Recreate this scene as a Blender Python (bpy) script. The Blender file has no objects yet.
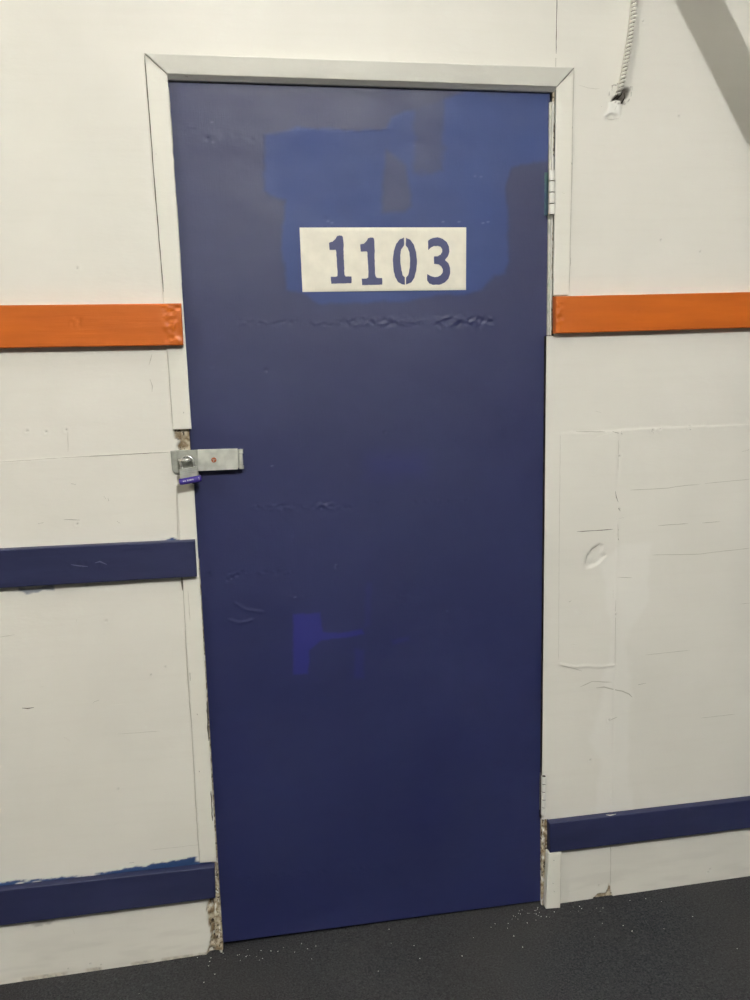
import bpy, math, random
import numpy as np

# ------------------------------------------------------------------ camera (solved from the door and rails)
FPX, YAW, PITCH, ROLL = 800.0, 0.16015, -0.16691, -0.02589
CAM = np.array([0.11627, -1.81206, 1.41516])
F = np.array([math.sin(YAW)*math.cos(PITCH), math.cos(YAW)*math.cos(PITCH), math.sin(PITCH)])
R0 = np.array([math.cos(YAW), -math.sin(YAW), 0.0]); U0 = np.cross(R0, F)
RR = math.cos(ROLL)*R0 + math.sin(ROLL)*U0
UU = -math.sin(ROLL)*R0 + math.cos(ROLL)*U0
def P(px, py, y=0.0):
    """photo measurement -> (x, z) on the vertical plane at depth y"""
    d = RR*(px-375)/FPX + UU*(500-py)/FPX + F
    q = CAM + d*(y-CAM[1])/d[1]
    return (float(q[0]), float(q[2]))
def PP(pts, y=0.0): return [P(a, b, y) for a, b in pts]

rng = random.Random(7)
col = bpy.context.scene.collection

# ------------------------------------------------------------------ helpers
def link(name, me, mats=(), parent=None, kind=None, label=None, cat=None, group=None, loc=None):
    o = bpy.data.objects.new(name, me); col.objects.link(o)
    for m in mats: me.materials.append(m)
    if parent: o.parent = parent
    if loc: o.location = loc
    if kind: o['kind'] = kind
    if label: o['label'] = label
    if cat: o['category'] = cat
    if group: o['group'] = group
    return o
def empty(name, loc, **k):
    o = bpy.data.objects.new(name, None); col.objects.link(o); o.location = loc
    o.empty_display_size = .05
    for a, b in k.items(): o[a] = b
    return o

_tab = {}
def vnoise(X, Z, s, seed=0):
    """smooth value noise, feature size s (metres), 0..1"""
    if seed not in _tab: _tab[seed] = np.random.RandomState(seed).rand(256, 256)
    T = _tab[seed]
    u = X/s + 71.3*seed + 900; v = Z/s + 13.7*seed + 900
    iu = np.floor(u).astype(int); iv = np.floor(v).astype(int); fu = u-iu; fv = v-iv
    fu = fu*fu*(3-2*fu); fv = fv*fv*(3-2*fv)
    a = T[iu % 256, iv % 256]; b = T[(iu+1) % 256, iv % 256]; c = T[iu % 256, (iv+1) % 256]; d = T[(iu+1) % 256, (iv+1) % 256]
    return (a*(1-fu)+b*fu)*(1-fv) + (c*(1-fu)+d*fu)*fv
def fbm(X, Z, s, seed=0, o=3):
    t = 0; w = 1; n = 0
    for k in range(o): t = t + w*vnoise(X, Z, s/2**k, seed+k); n += w; w *= .5
    return t/n
def sstep(a, b, v):
    t = np.clip((v-a)/(b-a), 0, 1); return t*t*(3-2*t)
def sdf(X, Z, poly):
    """signed distance to a polygon, negative inside"""
    n = len(poly); d = np.full(X.shape, 1e9); ins = np.zeros(X.shape, bool)
    for i in range(n):
        ax, az = poly[i]; bx, bz = poly[(i+1) % n]
        ex, ez = bx-ax, bz-az; L = ex*ex+ez*ez+1e-12
        t = np.clip(((X-ax)*ex+(Z-az)*ez)/L, 0, 1)
        d = np.minimum(d, np.hypot(X-ax-t*ex, Z-az-t*ez))
        c = ((az > Z) != (bz > Z)) & (X < (bx-ax)*(Z-az)/((bz-az) if abs(bz-az) > 1e-9 else 1e-9)+ax)
        ins ^= c
    return np.where(ins, -d, d)
def seg(X, Z, pts):
    """distance to a polyline"""
    d = np.full(X.shape, 1e9)
    for (ax, az), (bx, bz) in zip(pts, pts[1:]):
        ex, ez = bx-ax, bz-az; L = ex*ex+ez*ez+1e-12
        t = np.clip(((X-ax)*ex+(Z-az)*ez)/L, 0, 1)
        d = np.minimum(d, np.hypot(X-ax-t*ex, Z-az-t*ez))
    return d
def mask(X, Z, poly, soft=.004, rag=0.0, s=.01, seed=3):
    d = sdf(X, Z, poly)
    if rag: d = d + (fbm(X, Z, s, seed)-.5)*2*rag
    return 1-sstep(-soft, soft, d)

def mesh_np(name, V, Q, attrs=None, mi=None, smooth=True):
    me = bpy.data.meshes.new(name)
    me.vertices.add(len(V)); me.vertices.foreach_set('co', np.asarray(V, np.float32).ravel())
    tot = sum(len(q) for q in Q) if not isinstance(Q, np.ndarray) else Q.size
    me.loops.add(tot); me.polygons.add(len(Q))
    if isinstance(Q, np.ndarray):
        me.loops.foreach_set('vertex_index', Q.ravel().astype(np.int32))
        st = np.arange(len(Q))*Q.shape[1]
    else:
        me.loops.foreach_set('vertex_index', np.concatenate([np.array(q) for q in Q]).astype(np.int32))
        st = np.concatenate([[0], np.cumsum([len(q) for q in Q])[:-1]])
    me.polygons.foreach_set('loop_start', st.astype(np.int32))
    if mi is not None: me.polygons.foreach_set('material_index', np.asarray(mi, np.int32))
    me.polygons.foreach_set('use_smooth', np.full(len(Q), smooth) if np.isscalar(smooth) else smooth)
    me.update(calc_edges=True)
    for k, a in (attrs or {}).items():
        at = me.attributes.new(k, 'FLOAT', 'POINT'); at.data.foreach_set('value', np.asarray(a, np.float32))
    me.validate()
    return me

def strip_geo(pts, w, y):
    """thin ribbon (x,z polyline) tapering to its ends -> verts, quads"""
    V = []; Q = []; n = len(pts)
    for i, (x, z) in enumerate(pts):
        a = pts[max(0, i-1)]; b = pts[min(n-1, i+1)]
        dx, dz = b[0]-a[0], b[1]-a[1]; L = math.hypot(dx, dz) or 1
        ww = w*.5*(0.35 if i in (0, n-1) else 1)*(.75+.5*rng.random())
        V += [(x-dz/L*ww, y, z+dx/L*ww), (x+dz/L*ww, y, z-dx/L*ww)]
    for i in range(n-1): Q.append((2*i, 2*i+1, 2*i+3, 2*i+2))
    return V, Q
def refine(pts, step=.02, jit=.0004):
    out = [pts[0]]
    for a, b in zip(pts, pts[1:]):
        k = max(1, int(math.hypot(b[0]-a[0], b[1]-a[1])/step))
        for i in range(1, k+1):
            t = i/k; j = jit if i < k else 0
            out.append((a[0]+(b[0]-a[0])*t+rng.uniform(-j, j), a[1]+(b[1]-a[1])*t+rng.uniform(-j, j)))
    return out

def board(name, C, yf, yb, mats, res=.004, disp=None, attrs=None, er=.0015, parent=None, strips=(), **k):
    """slab: front face is a displaced grid over corners C = TL, TR, BR, BL (x,z) at y=yf, sides go back to yb"""
    TL, TR, BR, BL = [np.array(c, float) for c in C]
    w = max(np.linalg.norm(TR-TL), np.linalg.norm(BR-BL)); h = max(np.linalg.norm(TL-BL), np.linalg.norm(TR-BR))
    def axis(L):
        n = max(2, int(L/res)); u = np.linspace(0, 1, n+1)
        e = er/L
        if e < .2: u = np.unique(np.concatenate([u[(u > 1.3*e) & (u < 1-1.3*e)], [0, .3*e, e, 1-e, 1-.3*e, 1]]))
        return u
    U, Wv = np.meshgrid(axis(w), axis(h), indexing='ij')
    X = (TL[0]*(1-U)+TR[0]*U)*Wv + (BL[0]*(1-U)+BR[0]*U)*(1-Wv)
    Z = (TL[1]*(1-U)+TR[1]*U)*Wv + (BL[1]*(1-U)+BR[1]*U)*(1-Wv)
    ed = np.minimum(np.minimum(U*w, (1-U)*w), np.minimum(Wv*h, (1-Wv)*h))
    t = np.clip(1-ed/er, 0, 1)
    Y = yf + er*(1-np.sqrt(np.clip(1-t*t, 0, 1)))
    if disp is not None: Y = Y - disp(X, Z)*np.clip(ed/er, 0, 1)
    Y = np.minimum(Y, yb)
    n, m = X.shape
    V = np.stack([X, Y, Z], -1).reshape(-1, 3)
    I = np.arange(n*m).reshape(n, m)
    Q = np.stack([I[:-1, :-1], I[1:, :-1], I[1:, 1:], I[:-1, 1:]], -1).reshape(-1, 4)
    ring = np.concatenate([I[:, 0], I[-1, 1:], I[-2::-1, -1], I[0, -2:0:-1]])
    B = V[ring].copy(); B[:, 1] = yb
    j = np.arange(len(ring)); jn = (j+1) % len(ring)
    S = np.stack([ring[jn], ring[j], len(V)+j, len(V)+jn], -1)
    nv = len(V); V = np.concatenate([V, B]); Q = np.concatenate([Q, S])
    at = {}
    if attrs:
        for kk, f in attrs.items():
            a = f(X, Z).reshape(-1); at[kk] = np.concatenate([a, a[ring]])
    Ql = [tuple(q) for q in Q] if strips else Q
    mi = [0]*len(Q)
    Vl = V
    if strips:
        for (pts, wd, mm) in strips:
            v, q = strip_geo(pts, wd, yf-.0004); o = len(Vl)
            Vl = np.concatenate([Vl, np.array(v)]); Ql += [tuple(np.array(c)+o) for c in q]; mi += [mm]*len(q)
        for kk in at: at[kk] = np.concatenate([at[kk], np.zeros(len(Vl)-len(at[kk]))])
    me = mesh_np(name, Vl, Ql, at, mi)
    return link(name, me, mats, parent, **k)

def prism(poly, y0, y1, V, Q):
    """extrude (x,z) polygon between depths y0 (front) and y1, append"""
    o = len(V); n = len(poly)
    a = sum(poly[i][0]*poly[(i+1) % n][1]-poly[(i+1) % n][0]*poly[i][1] for i in range(n))
    if a < 0: poly = poly[::-1]
    V += [(x, y0, z) for x, z in poly] + [(x, y1, z) for x, z in poly]
    Q.append(tuple(range(o, o+n))); Q.append(tuple(range(o+2*n-1, o+n-1, -1)))
    for i in range(n): j = (i+1) % n; Q.append((o+j, o+i, o+n+i, o+n+j))
def tube(path, r, V, Q, n=12, cap=True, rf=None):
    o = len(V); path = [np.array(p, float) for p in path]; N = len(path)
    t0 = path[1]-path[0]; t0 /= np.linalg.norm(t0)
    a = np.cross(t0, (0.13, .9, .3)); a /= np.linalg.norm(a)
    for i, p in enumerate(path):
        t = path[min(N-1, i+1)]-path[max(0, i-1)]; t /= np.linalg.norm(t)
        a = a-t*a.dot(t); a /= np.linalg.norm(a); b = np.cross(t, a)
        rr = rf(i/(N-1)) if rf else r
        for k in range(n):
            c = 2*math.pi*k/n; V.append(tuple(p+(a*math.cos(c)+b*math.sin(c))*rr))
    for i in range(N-1):
        for k in range(n):
            k2 = (k+1) % n; Q.append((o+i*n+k, o+i*n+k2, o+(i+1)*n+k2, o+(i+1)*n+k))
    if cap: Q.append(tuple(range(o+n-1, o-1, -1))); Q.append(tuple(range(o+(N-1)*n, o+N*n)))
def box(a, b, V, Q):
    prism([(a[0], a[2]), (b[0], a[2]), (b[0], b[2]), (a[0], b[2])], a[1], b[1], V, Q)
def obj(name, V, Q, mats, parent=None, smooth=False, bevel=0, **k):
    me = mesh_np(name, V, Q, smooth=smooth)
    o = link(name, me, mats, parent, **k)
    if bevel:
        b = o.modifiers.new('bevel', 'BEVEL'); b.width = bevel; b.segments = 2; b.limit_method = 'ANGLE'
    return o

# ------------------------------------------------------------------ materials
def srgb(r, g, b):
    f = lambda c: (c/255/12.92) if c <= 10 else ((c/255+.055)/1.055)**2.4
    return (f(r), f(g), f(b), 1)
class NT:
    def __init__(s, name):
        s.m = bpy.data.materials.new(name); s.m.use_nodes = True; s.t = s.m.node_tree; s.N = s.t.nodes; s.L = s.t.links
        s.b = s.N['Principled BSDF']; s.tc = s.N.new('ShaderNodeTexCoord')
    def noise(s, sc, det=3, stretch=(1, 1, 1), rough=.5):
        mp = s.N.new('ShaderNodeMapping'); mp.inputs['Scale'].default_value = stretch
        s.L.new(s.tc.outputs['Object'], mp.inputs[0])
        n = s.N.new('ShaderNodeTexNoise'); n.inputs['Scale'].default_value = sc; n.inputs['Detail'].default_value = det
        n.inputs['Roughness'].default_value = rough; s.L.new(mp.outputs[0], n.inputs['Vector']); return n.outputs['Fac']
    def ramp(s, f, a, b, lo=0., hi=1.):
        r = s.N.new('ShaderNodeMapRange'); r.inputs[1].default_value = a; r.inputs[2].default_value = b
        r.inputs[3].default_value = lo; r.inputs[4].default_value = hi; s.L.new(f, r.inputs[0]); return r.outputs[0]
    def attr(s, n):
        a = s.N.new('ShaderNodeAttribute'); a.attribute_name = n; return a.outputs['Fac']
    def mix(s, f, a, b):
        m = s.N.new('ShaderNodeMix'); m.data_type = 'RGBA'
        for i, v in ((6, a), (7, b)):
            if isinstance(v, tuple): m.inputs[i].default_value = v
            else: s.L.new(v, m.inputs[i])
        if isinstance(f, float): m.inputs[0].default_value = f
        else: s.L.new(f, m.inputs[0])
        return m.outputs[2]
    def math(s, op, a, b):
        m = s.N.new('ShaderNodeMath'); m.operation = op
        for i, v in ((0, a), (1, b)):
            if isinstance(v, (int, float)): m.inputs[i].default_value = v
            else: s.L.new(v, m.inputs[i])
        return m.outputs[0]
    def bump(s, h, st, d=.001):
        b = s.N.new('ShaderNodeBump'); b.inputs['Strength'].default_value = st; b.inputs['Distance'].default_value = d
        s.L.new(h, b.inputs['Height'])
        if s.b.inputs['Normal'].links: s.L.new(s.b.inputs['Normal'].links[0].from_socket, b.inputs['Normal'])
        s.L.new(b.outputs[0], s.b.inputs['Normal'])
    def out(s, c, r=.5, sp=.5, met=0):
        if isinstance(c, tuple): s.b.inputs['Base Color'].default_value = c
        else: s.L.new(c, s.b.inputs['Base Color'])
        if isinstance(r, (int, float)): s.b.inputs['Roughness'].default_value = r
        else: s.L.new(r, s.b.inputs['Roughness'])
        if isinstance(sp, (int, float)): s.b.inputs['Specular IOR Level'].default_value = sp
        else: s.L.new(sp, s.b.inputs['Specular IOR Level'])
        s.b.inputs['Metallic'].default_value = met
        return s.m

CREAM = (.795, .778, .72, 1); CREAM2 = (.755, .738, .68, 1); BLUE = (.012, .017, .086, 1)
def wallmat(name, peel=0, c1=CREAM, c2=CREAM2, rough=.5):
    t = NT(name)
    c = t.mix(t.ramp(t.noise(3, 4), .35, .65), c1, c2)
    c = t.mix(t.ramp(t.noise(5, 5, (1, 1, 14)), .5, .8, 0, .10), c, (.60, .57, .50, 1))
    raw = t.mix(t.ramp(t.noise(75, 4), .38, .62), (.22, .155, .085, 1), (.62, .55, .42, 1))
    raw = t.mix(t.ramp(t.noise(110, 3), .56, .64), raw, (.045, .03, .018, 1))
    if peel:
        c = t.mix(t.ramp(t.noise(70, 5, (1.6, 1, .5)), peel-.03, peel+.03), raw, c)
    else:
        c = t.mix(t.attr('chalk'), c, (.86, .85, .81, 1))
        c = t.mix(t.attr('raw'), c, raw)
        c = t.mix(t.attr('smear'), c, (.026, .068, .19, 1))
        c = t.mix(t.attr('grime'), c, (.12, .10, .085, 1))
    t.bump(t.noise(60, 4, (1, 1, 3)), .25, .0012)
    t.bump(t.noise(7, 3), .3, .006)
    return t.out(c, rough, .45)
M_wall = wallmat('painted_wall_board')
M_casing = wallmat('painted_casing', c1=(.80, .785, .715, 1), c2=(.77, .755, .685, 1))
M_head = wallmat('grey_head_casing', c1=(.66, .655, .60, 1), c2=(.62, .615, .565, 1))
M_peel = wallmat('peeling_paint', peel=.5, rough=.7)
M_raw = wallmat('raw_edge', peel=.60, rough=.9)

def flat(name, c, r=.6, sp=.4, met=0, nz=None):
    t = NT(name)
    if nz: cc = t.mix(t.ramp(t.noise(nz[0], 4), .35, .65), c, nz[1])
    else: cc = t.mix(t.ramp(t.noise(40, 3), .3, .7), c, tuple(v*.9 for v in c[:3])+(1,))
    return t.out(cc, r, sp, met)
M_far = flat('grey_far_wall', (.15, .145, .13, 1), .7, .3)
M_crack = flat('dark_crack', (.13, .115, .09, 1), .9, .1)
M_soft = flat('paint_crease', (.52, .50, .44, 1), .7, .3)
M_lite = flat('raised_crease_highlight', (.86, .845, .78, 1), .5, .4)
M_brown = flat('brown_wood', (.10, .06, .035, 1), .8, .2, nz=(90, (.30, .21, .12, 1)))
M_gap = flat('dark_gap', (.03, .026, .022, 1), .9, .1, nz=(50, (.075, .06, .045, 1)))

t = NT('blue_door_paint')
c = t.mix(t.ramp(t.noise(2.5, 4), .35, .65), BLUE, (.015, .021, .092, 1))
c = t.mix(t.attr('fresh'), c, (.018, .044, .19, 1))
c = t.mix(t.attr('purple'), c, (.018, .020, .20, 1))
c = t.mix(t.attr('nick'), c, (.30, .33, .50, 1))
ro = t.math('ADD', t.ramp(t.noise(9, 4, (1, 1, 3)), .3, .7, .48, .57), t.math('MULTIPLY', t.attr('fresh'), .10))
t.bump(t.noise(130, 3, (3, 1, .25)), .22, .0009)
t.bump(t.noise(150, 3, (.3, 1, 2)), .22, .0008)
t.bump(t.noise(22, 3), .22, .003)
M_door = t.out(c, ro, .68)

def rail_mat(name, a, b, r=.42):
    t = NT(name)
    c = t.mix(t.ramp(t.noise(6, 4, (1, 1, 6)), .35, .65), a, b)
    t.bump(t.noise(14, 4, (.35, 1, 8)), .35, .0015)
    t.bump(t.noise(120, 3, (.3, 1, 2)), .2, .0008)
    return t.out(c, r, .5)
M_orange = rail_mat('orange_rail_paint', (.60, .135, .010, 1), (.54, .12, .009, 1))
M_blue = rail_mat('blue_rail_paint', (.021, .026, .078, 1), (.026, .031, .09, 1), .45)

def metal(name, c, r=.45, met=.7, nz=60):
    t = NT(name)
    cc = t.mix(t.ramp(t.noise(nz, 4), .4, .65), c, tuple(v*.78 for v in c[:3])+(1,))
    cc = t.mix(t.ramp(t.noise(35, 5), .66, .72, 0, .7), cc, (.16, .13, .09, 1))
    t.bump(t.noise(200, 3), .15, .0005)
    return t.out(cc, r, .5, met)
M_galv = metal('galvanized_plate', (.68, .69, .63, 1), .5, .3, nz=45)
M_gal2 = metal('dull_backplate', (.40, .41, .37, 1), .6, .4)
M_steel = metal('bright_steel', (.80, .80, .78, 1), .25, .9)
M_lam = metal('laminated_steel', (.56, .57, .54, 1), .35, .6)
M_purple = flat('purple_bumper', (.055, .03, .30, 1), .4, .5)
M_letter_glint = flat('white_lettering_glint', (.72, .70, .85, 1), .5)
M_rivet = flat('orange_rivet', (.62, .17, .07, 1), .6, nz=(500, (.25, .10, .05, 1)))
M_white = flat('white_painted_metal', (.80, .79, .74, 1), .4, .5)
M_teal = flat('blue_green_overpaint', (.035, .07, .16, 1), .45, .5, nz=(40, (.05, .12, .13, 1)))
M_sign = flat('cream_sign_paint', (.84, .80, .69, 1), .5, .4)
M_digit = flat('blue_digit_paint', (.052, .058, .165, 1), .5, .5)
M_conduit = flat('painted_conduit', (.80, .78, .71, 1), .65, .25)
M_scuff_hi = flat('pale_scuff_highlight', (.12, .13, .21, 1), .4, .5)  # pale strips painting the highlights on the rail's scratched knots
M_groove = flat('groove_shade', (.20, .185, .15, 1), .8, .2)  # shade between the cable ribs, put into the colour
M_strip = flat('dull_metal_strip', (.42, .44, .38, 1), .5, .5, .2, nz=(60, (.62, .60, .52, 1)))

t = NT('dark_carpet')
n1 = t.noise(230, 3, rough=.7); n2 = t.noise(70, 5, rough=.7); n3 = t.noise(2.2, 3)
c = t.mix(t.ramp(n1, .35, .7), (.010, .0115, .0155, 1), (.078, .078, .086, 1))
c = t.mix(t.ramp(n2, .4, .65, 0, .55), c, (.034, .037, .042, 1))
c = t.mix(t.ramp(n3, .35, .7, 0, .35), c, (.070, .064, .060, 1))
vo = t.N.new('ShaderNodeTexVoronoi'); vo.inputs['Scale'].default_value = 90; t.L.new(t.tc.outputs['Object'], vo.inputs['Vector'])
c = t.mix(t.ramp(vo.outputs['Distance'], .05, .09, .35, 0), c, (.16, .16, .155, 1))
t.bump(n1, .9, .004); t.bump(n2, .6, .006)
M_carpet = t.out(c, .95, .15)

# ------------------------------------------------------------------ marks on the wall, measured on the photo's wall plane
dimples = PP([(106, 621), (165, 667), (118, 789), (68, 969), (90, 964), (101, 965), (77, 268), (27, 431), (46, 432), (66, 430),
              (77, 524), (151, 675), (619, 509), (660, 429), (652, 430), (689, 427), (609, 720), (599, 885), (616, 614), (619, 456),
              (708, 872), (710, 869), (679, 116), (643, 21), (661, 240), (700, 252), (590, 760)])
DOORX0, DOORX1 = -.003, .8235
topz = 2.013
ridgeR = PP([(560, 432.5), (586, 432), (613, 431), (640, 428.5), (680, 427), (750, 424.5)])
seamR = PP([(619.4, 433), (618, 470), (616, 500), (618, 520), (616, 580), (615, 620), (614, 700), (612, 800), (610.7, 850), (610, 898)])
creaseR = PP([(560, 664.5), (575, 667), (585, 666), (600, 667), (614, 665)])
bandL = PP([(0, 462), (170, 452)])
hole = [(590+a/7.69, b/7.69) for a, b in [(240, 672), (285, 675), (312, 688), (297, 722), (280, 752), (262, 770), (268, 798), (240, 798),
        (232, 770), (200, 765), (152, 780), (192, 745), (230, 700)]]
hole = PP(hole)
gouge = PP([(590+a/7.69, b/7.69) for a, b in [(150, 785), (200, 765), (240, 790), (232, 850), (224, 905), (170, 918), (92, 912), (110, 890), (140, 860)]])
lip = PP([(603, 118), (611, 113.5), (618, 115), (619, 118), (612, 119.5)])
flap = PP([(609, 95), (610, 87), (617, 84), (627, 86), (632, 87), (631, 97), (625, 104), (619, 104), (612, 101)])
rawL = PP([(207, 908), (209, 900), (217, 896), (223, 943), (219, 955), (207, 955), (212, 935), (208, 920)])
rawH = PP([(174, 428), (193, 428), (193, 452), (179, 451), (177, 446), (180, 441), (175, 438)])
rawR = PP([(592, 902.5), (594, 898), (598, 894), (606, 893), (608, 889), (609.3, 883), (610.5, 890), (612.5, 896), (612, 900), (606, 900), (600, 903)])
smearLowTop = PP([(-30, 886), (0, 882), (60, 877), (100, 873), (130, 868), (160, 863), (195, 857), (215, 860), (215, 875), (-30, 900)])
smearLowBot = PP([(28, 918), (60, 916), (104, 910), (104, 914), (60, 922), (32, 927)])
smearMidBot = PP([(18, 585), (54, 583), (54, 590.5), (40, 591), (26, 595), (18, 590)])
smearMidBot2 = PP([(86, 584), (130, 582), (130, 588.5), (86, 589)])
smearMidTop = PP([(160, 541), (166, 539.5), (173, 537.5), (179, 540), (180, 545), (160, 546)])
smearRTop = PP([(548, 824), (600, 815.5), (650, 809), (750, 797), (750, 801), (548, 828)])
cut = PP([(585, 565), (587, 556), (592, 549), (600, 543.5), (603, 546), (601, 553), (606, 555), (600, 562), (592, 567), (587, 568)])
repaint = PP([(600, 560), (625, 545), (650, 545), (648, 600), (625, 640), (632, 700), (628, 760), (632, 812), (596, 814), (598, 760), (590, 742), (602, 690), (612, 640)])

def wdisp(X, Z):
    h = (fbm(X, Z, .35, 21)-.5)*.0016
    h = h + (fbm(X*.35, Z, .03, 25)-.5)*.0005
    for i, (x, z) in enumerate(dimples):
        r = np.hypot(X-x, Z-z); h = h - .0018*np.exp(-(r/.0032)**2) + .0009*np.exp(-((r-.0055)/.0018)**2)
    # right wall: lower board sits a little proud; its taped vertical joint
    zr = np.interp(X, [p[0] for p in ridgeR], [p[1] for p in ridgeR])
    h = h + .0016*(1-sstep(-.002, .0025, Z-zr + (vnoise(X, Z, .02, 5)-.5)*.003))*sstep(.84, .87, X)*sstep(1.0, 1.21, Z)
    d = seg(X, Z, seamR)
    h = h + .0011*np.exp(-(d/.0035)**2)*(.3+fbm(X, Z, .05, 6)*1.1)
    d = seg(X, Z, creaseR); h = h + .0018*np.exp(-(d/.003)**2)
    zl = np.interp(X, [p[0] for p in bandL], [p[1] for p in bandL])
    h = h + .0012*(1-sstep(-.001, .004, Z-zl))*(X < 0)*sstep(.9, 1.2, Z)
    m = mask(X, Z, cut, .004, .002); h = h - .0035*m*(.4+fbm(X, Z, .012, 8))
    m = mask(X, Z, hole, .0016, .0015); h = h - .012*m
    m = mask(X, Z, flap, .0015, .002, .008, 9); h = h + .0018*m*(fbm(X, Z, .01, 10)) 
    m = mask(X, Z, gouge, .004, .001); h = h + .0025*m*(.5+.8*fbm(X, Z, .01, 11))
    m = mask(X, Z, lip, .0016); h = h - .004*m
    m = mask(X, Z, rawL, .002, .003); h = h - .012*m*(.2+1.2*fbm(X, Z, .012, 12))
    m = mask(X, Z, rawH, .001, .001); h = h - .006*m*(.4+fbm(X, Z, .01, 13))
    m = mask(X, Z, rawR, .0015, .002); h = h - .005*m*(.3+fbm(X, Z, .01, 14))
    m = mask(X, Z, repaint, .012, .006, .05); h = h + .0005*m
    return h
def a_smear(X, Z):
    n = fbm(X*.35, Z*1.4, .012, 31); a = 0*X
    for poly, rag, th in ((smearLowTop, .004, .27), (smearMidTop, .004, .5), (smearRTop, .002, .58)):
        a = np.maximum(a, mask(X, Z, poly, .0015, rag, .012, 33)*sstep(th-.08, th+.08, n))
    for poly, rag, th in ((smearMidBot, .004, .48),):
        a = np.maximum(a, .6*mask(X, Z, poly, .002, rag, .014, 34)*sstep(th-.06, th+.08, n))
    return a
def a_raw(X, Z):
    return np.maximum.reduce([mask(X, Z, rawL, .0012, .004, .012, 41), mask(X, Z, rawH, .001, .002, .01, 42), mask(X, Z, rawR, .001, .002, .008, 43),
        .45*(1-sstep(.001, .006, Z+.006))*sstep(.5, .6, fbm(X, Z, .05, 47))])
def a_grime(X, Z):
    n = fbm(X*.3, Z, .015, 51); a = mask(X, Z, hole, .0014, .0012)*.95
    f = mask(X, Z, flap, .001, .002, .008, 9); a = np.maximum(a, .75*4*f*(1-f)*sstep(.35, .55, vnoise(X, Z, .008, 55)))
    for poly in (smearLowBot, smearMidBot2): a = np.maximum(a, .45*mask(X, Z, poly, .003, .003, .01, 53)*sstep(.45, .62, n))
    for (x, z) in dimples: a = np.maximum(a, .6*np.exp(-(np.hypot(X-x-.0004, Z-z-.0006)/.0016)**2))
    # scuffed band along the bottom of the boards
    a = np.maximum(a, .08*sstep(.42, .7, fbm(X*.2, Z, .02, 57))*(1-sstep(.05, .13, Z)))
    return a
def a_chalk(X, Z):
    g = mask(X, Z, gouge, .004, .002); l = mask(X, Z, lip, .002)
    return np.maximum(np.clip(g-l*.9, 0, 1), .35*mask(X, Z, repaint, .008, .012, .05, 61))

# ------------------------------------------------------------------ wall with the door opening
def axis(*segs):
    out = []
    for a, b, s in segs: out.append(np.linspace(a, b, max(1, int(round((b-a)/s)))+1)[:-1])
    return np.concatenate(out+[[segs[-1][1]]])
FL = -.03
xs = axis((-3.6, -.6, .2), (-.6, DOORX0, .0028), (DOORX0, DOORX1, .012), (DOORX1, .8415, .003), (.8415, 1.50, .0024), (1.50, 4.6, .2))
zs = axis((FL, .245, .0025), (.245, 1.472, .0028), (1.472, topz, .003), (topz, 2.32, .003), (2.32, 3.0, .08))
X, Z = np.meshgrid(xs, zs, indexing='ij')
Y = -wdisp(X, Z)
V = np.stack([X, Y, Z], -1).reshape(-1, 3); n, m = X.shape
I = np.arange(n*m).reshape(n, m)
cx = (xs[:-1]+xs[1:])/2; cz = (zs[:-1]+zs[1:])/2
CX, CZ = np.meshgrid(cx, cz, indexing='ij')
opening = (CX > DOORX0) & (CZ < topz) & (CX < np.where((CZ > 1.472) | (CZ < .245), .8415, DOORX1))
keep = ~opening
Q = np.stack([I[:-1, :-1], I[1:, :-1], I[1:, 1:], I[:-1, 1:]], -1)[keep].reshape(-1, 4)
Ql = [tuple(q) for q in Q]; mi = [0]*len(Ql)
V = [tuple(v) for v in V]
# thickness of the board edge around the opening
op = np.zeros((n+1, m+1), bool); op[1:n, 1:m] = opening
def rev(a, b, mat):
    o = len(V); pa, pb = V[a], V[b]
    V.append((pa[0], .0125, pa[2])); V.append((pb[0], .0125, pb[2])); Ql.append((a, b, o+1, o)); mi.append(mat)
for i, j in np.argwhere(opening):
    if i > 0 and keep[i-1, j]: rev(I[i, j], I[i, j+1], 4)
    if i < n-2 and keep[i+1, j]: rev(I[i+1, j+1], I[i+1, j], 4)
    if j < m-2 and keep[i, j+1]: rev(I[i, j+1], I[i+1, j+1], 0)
attrs = {k: list(f(X, Z).reshape(-1)) for k, f in (('smear', a_smear), ('raw', a_raw), ('grime', a_grime), ('chalk', a_chalk))}
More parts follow.
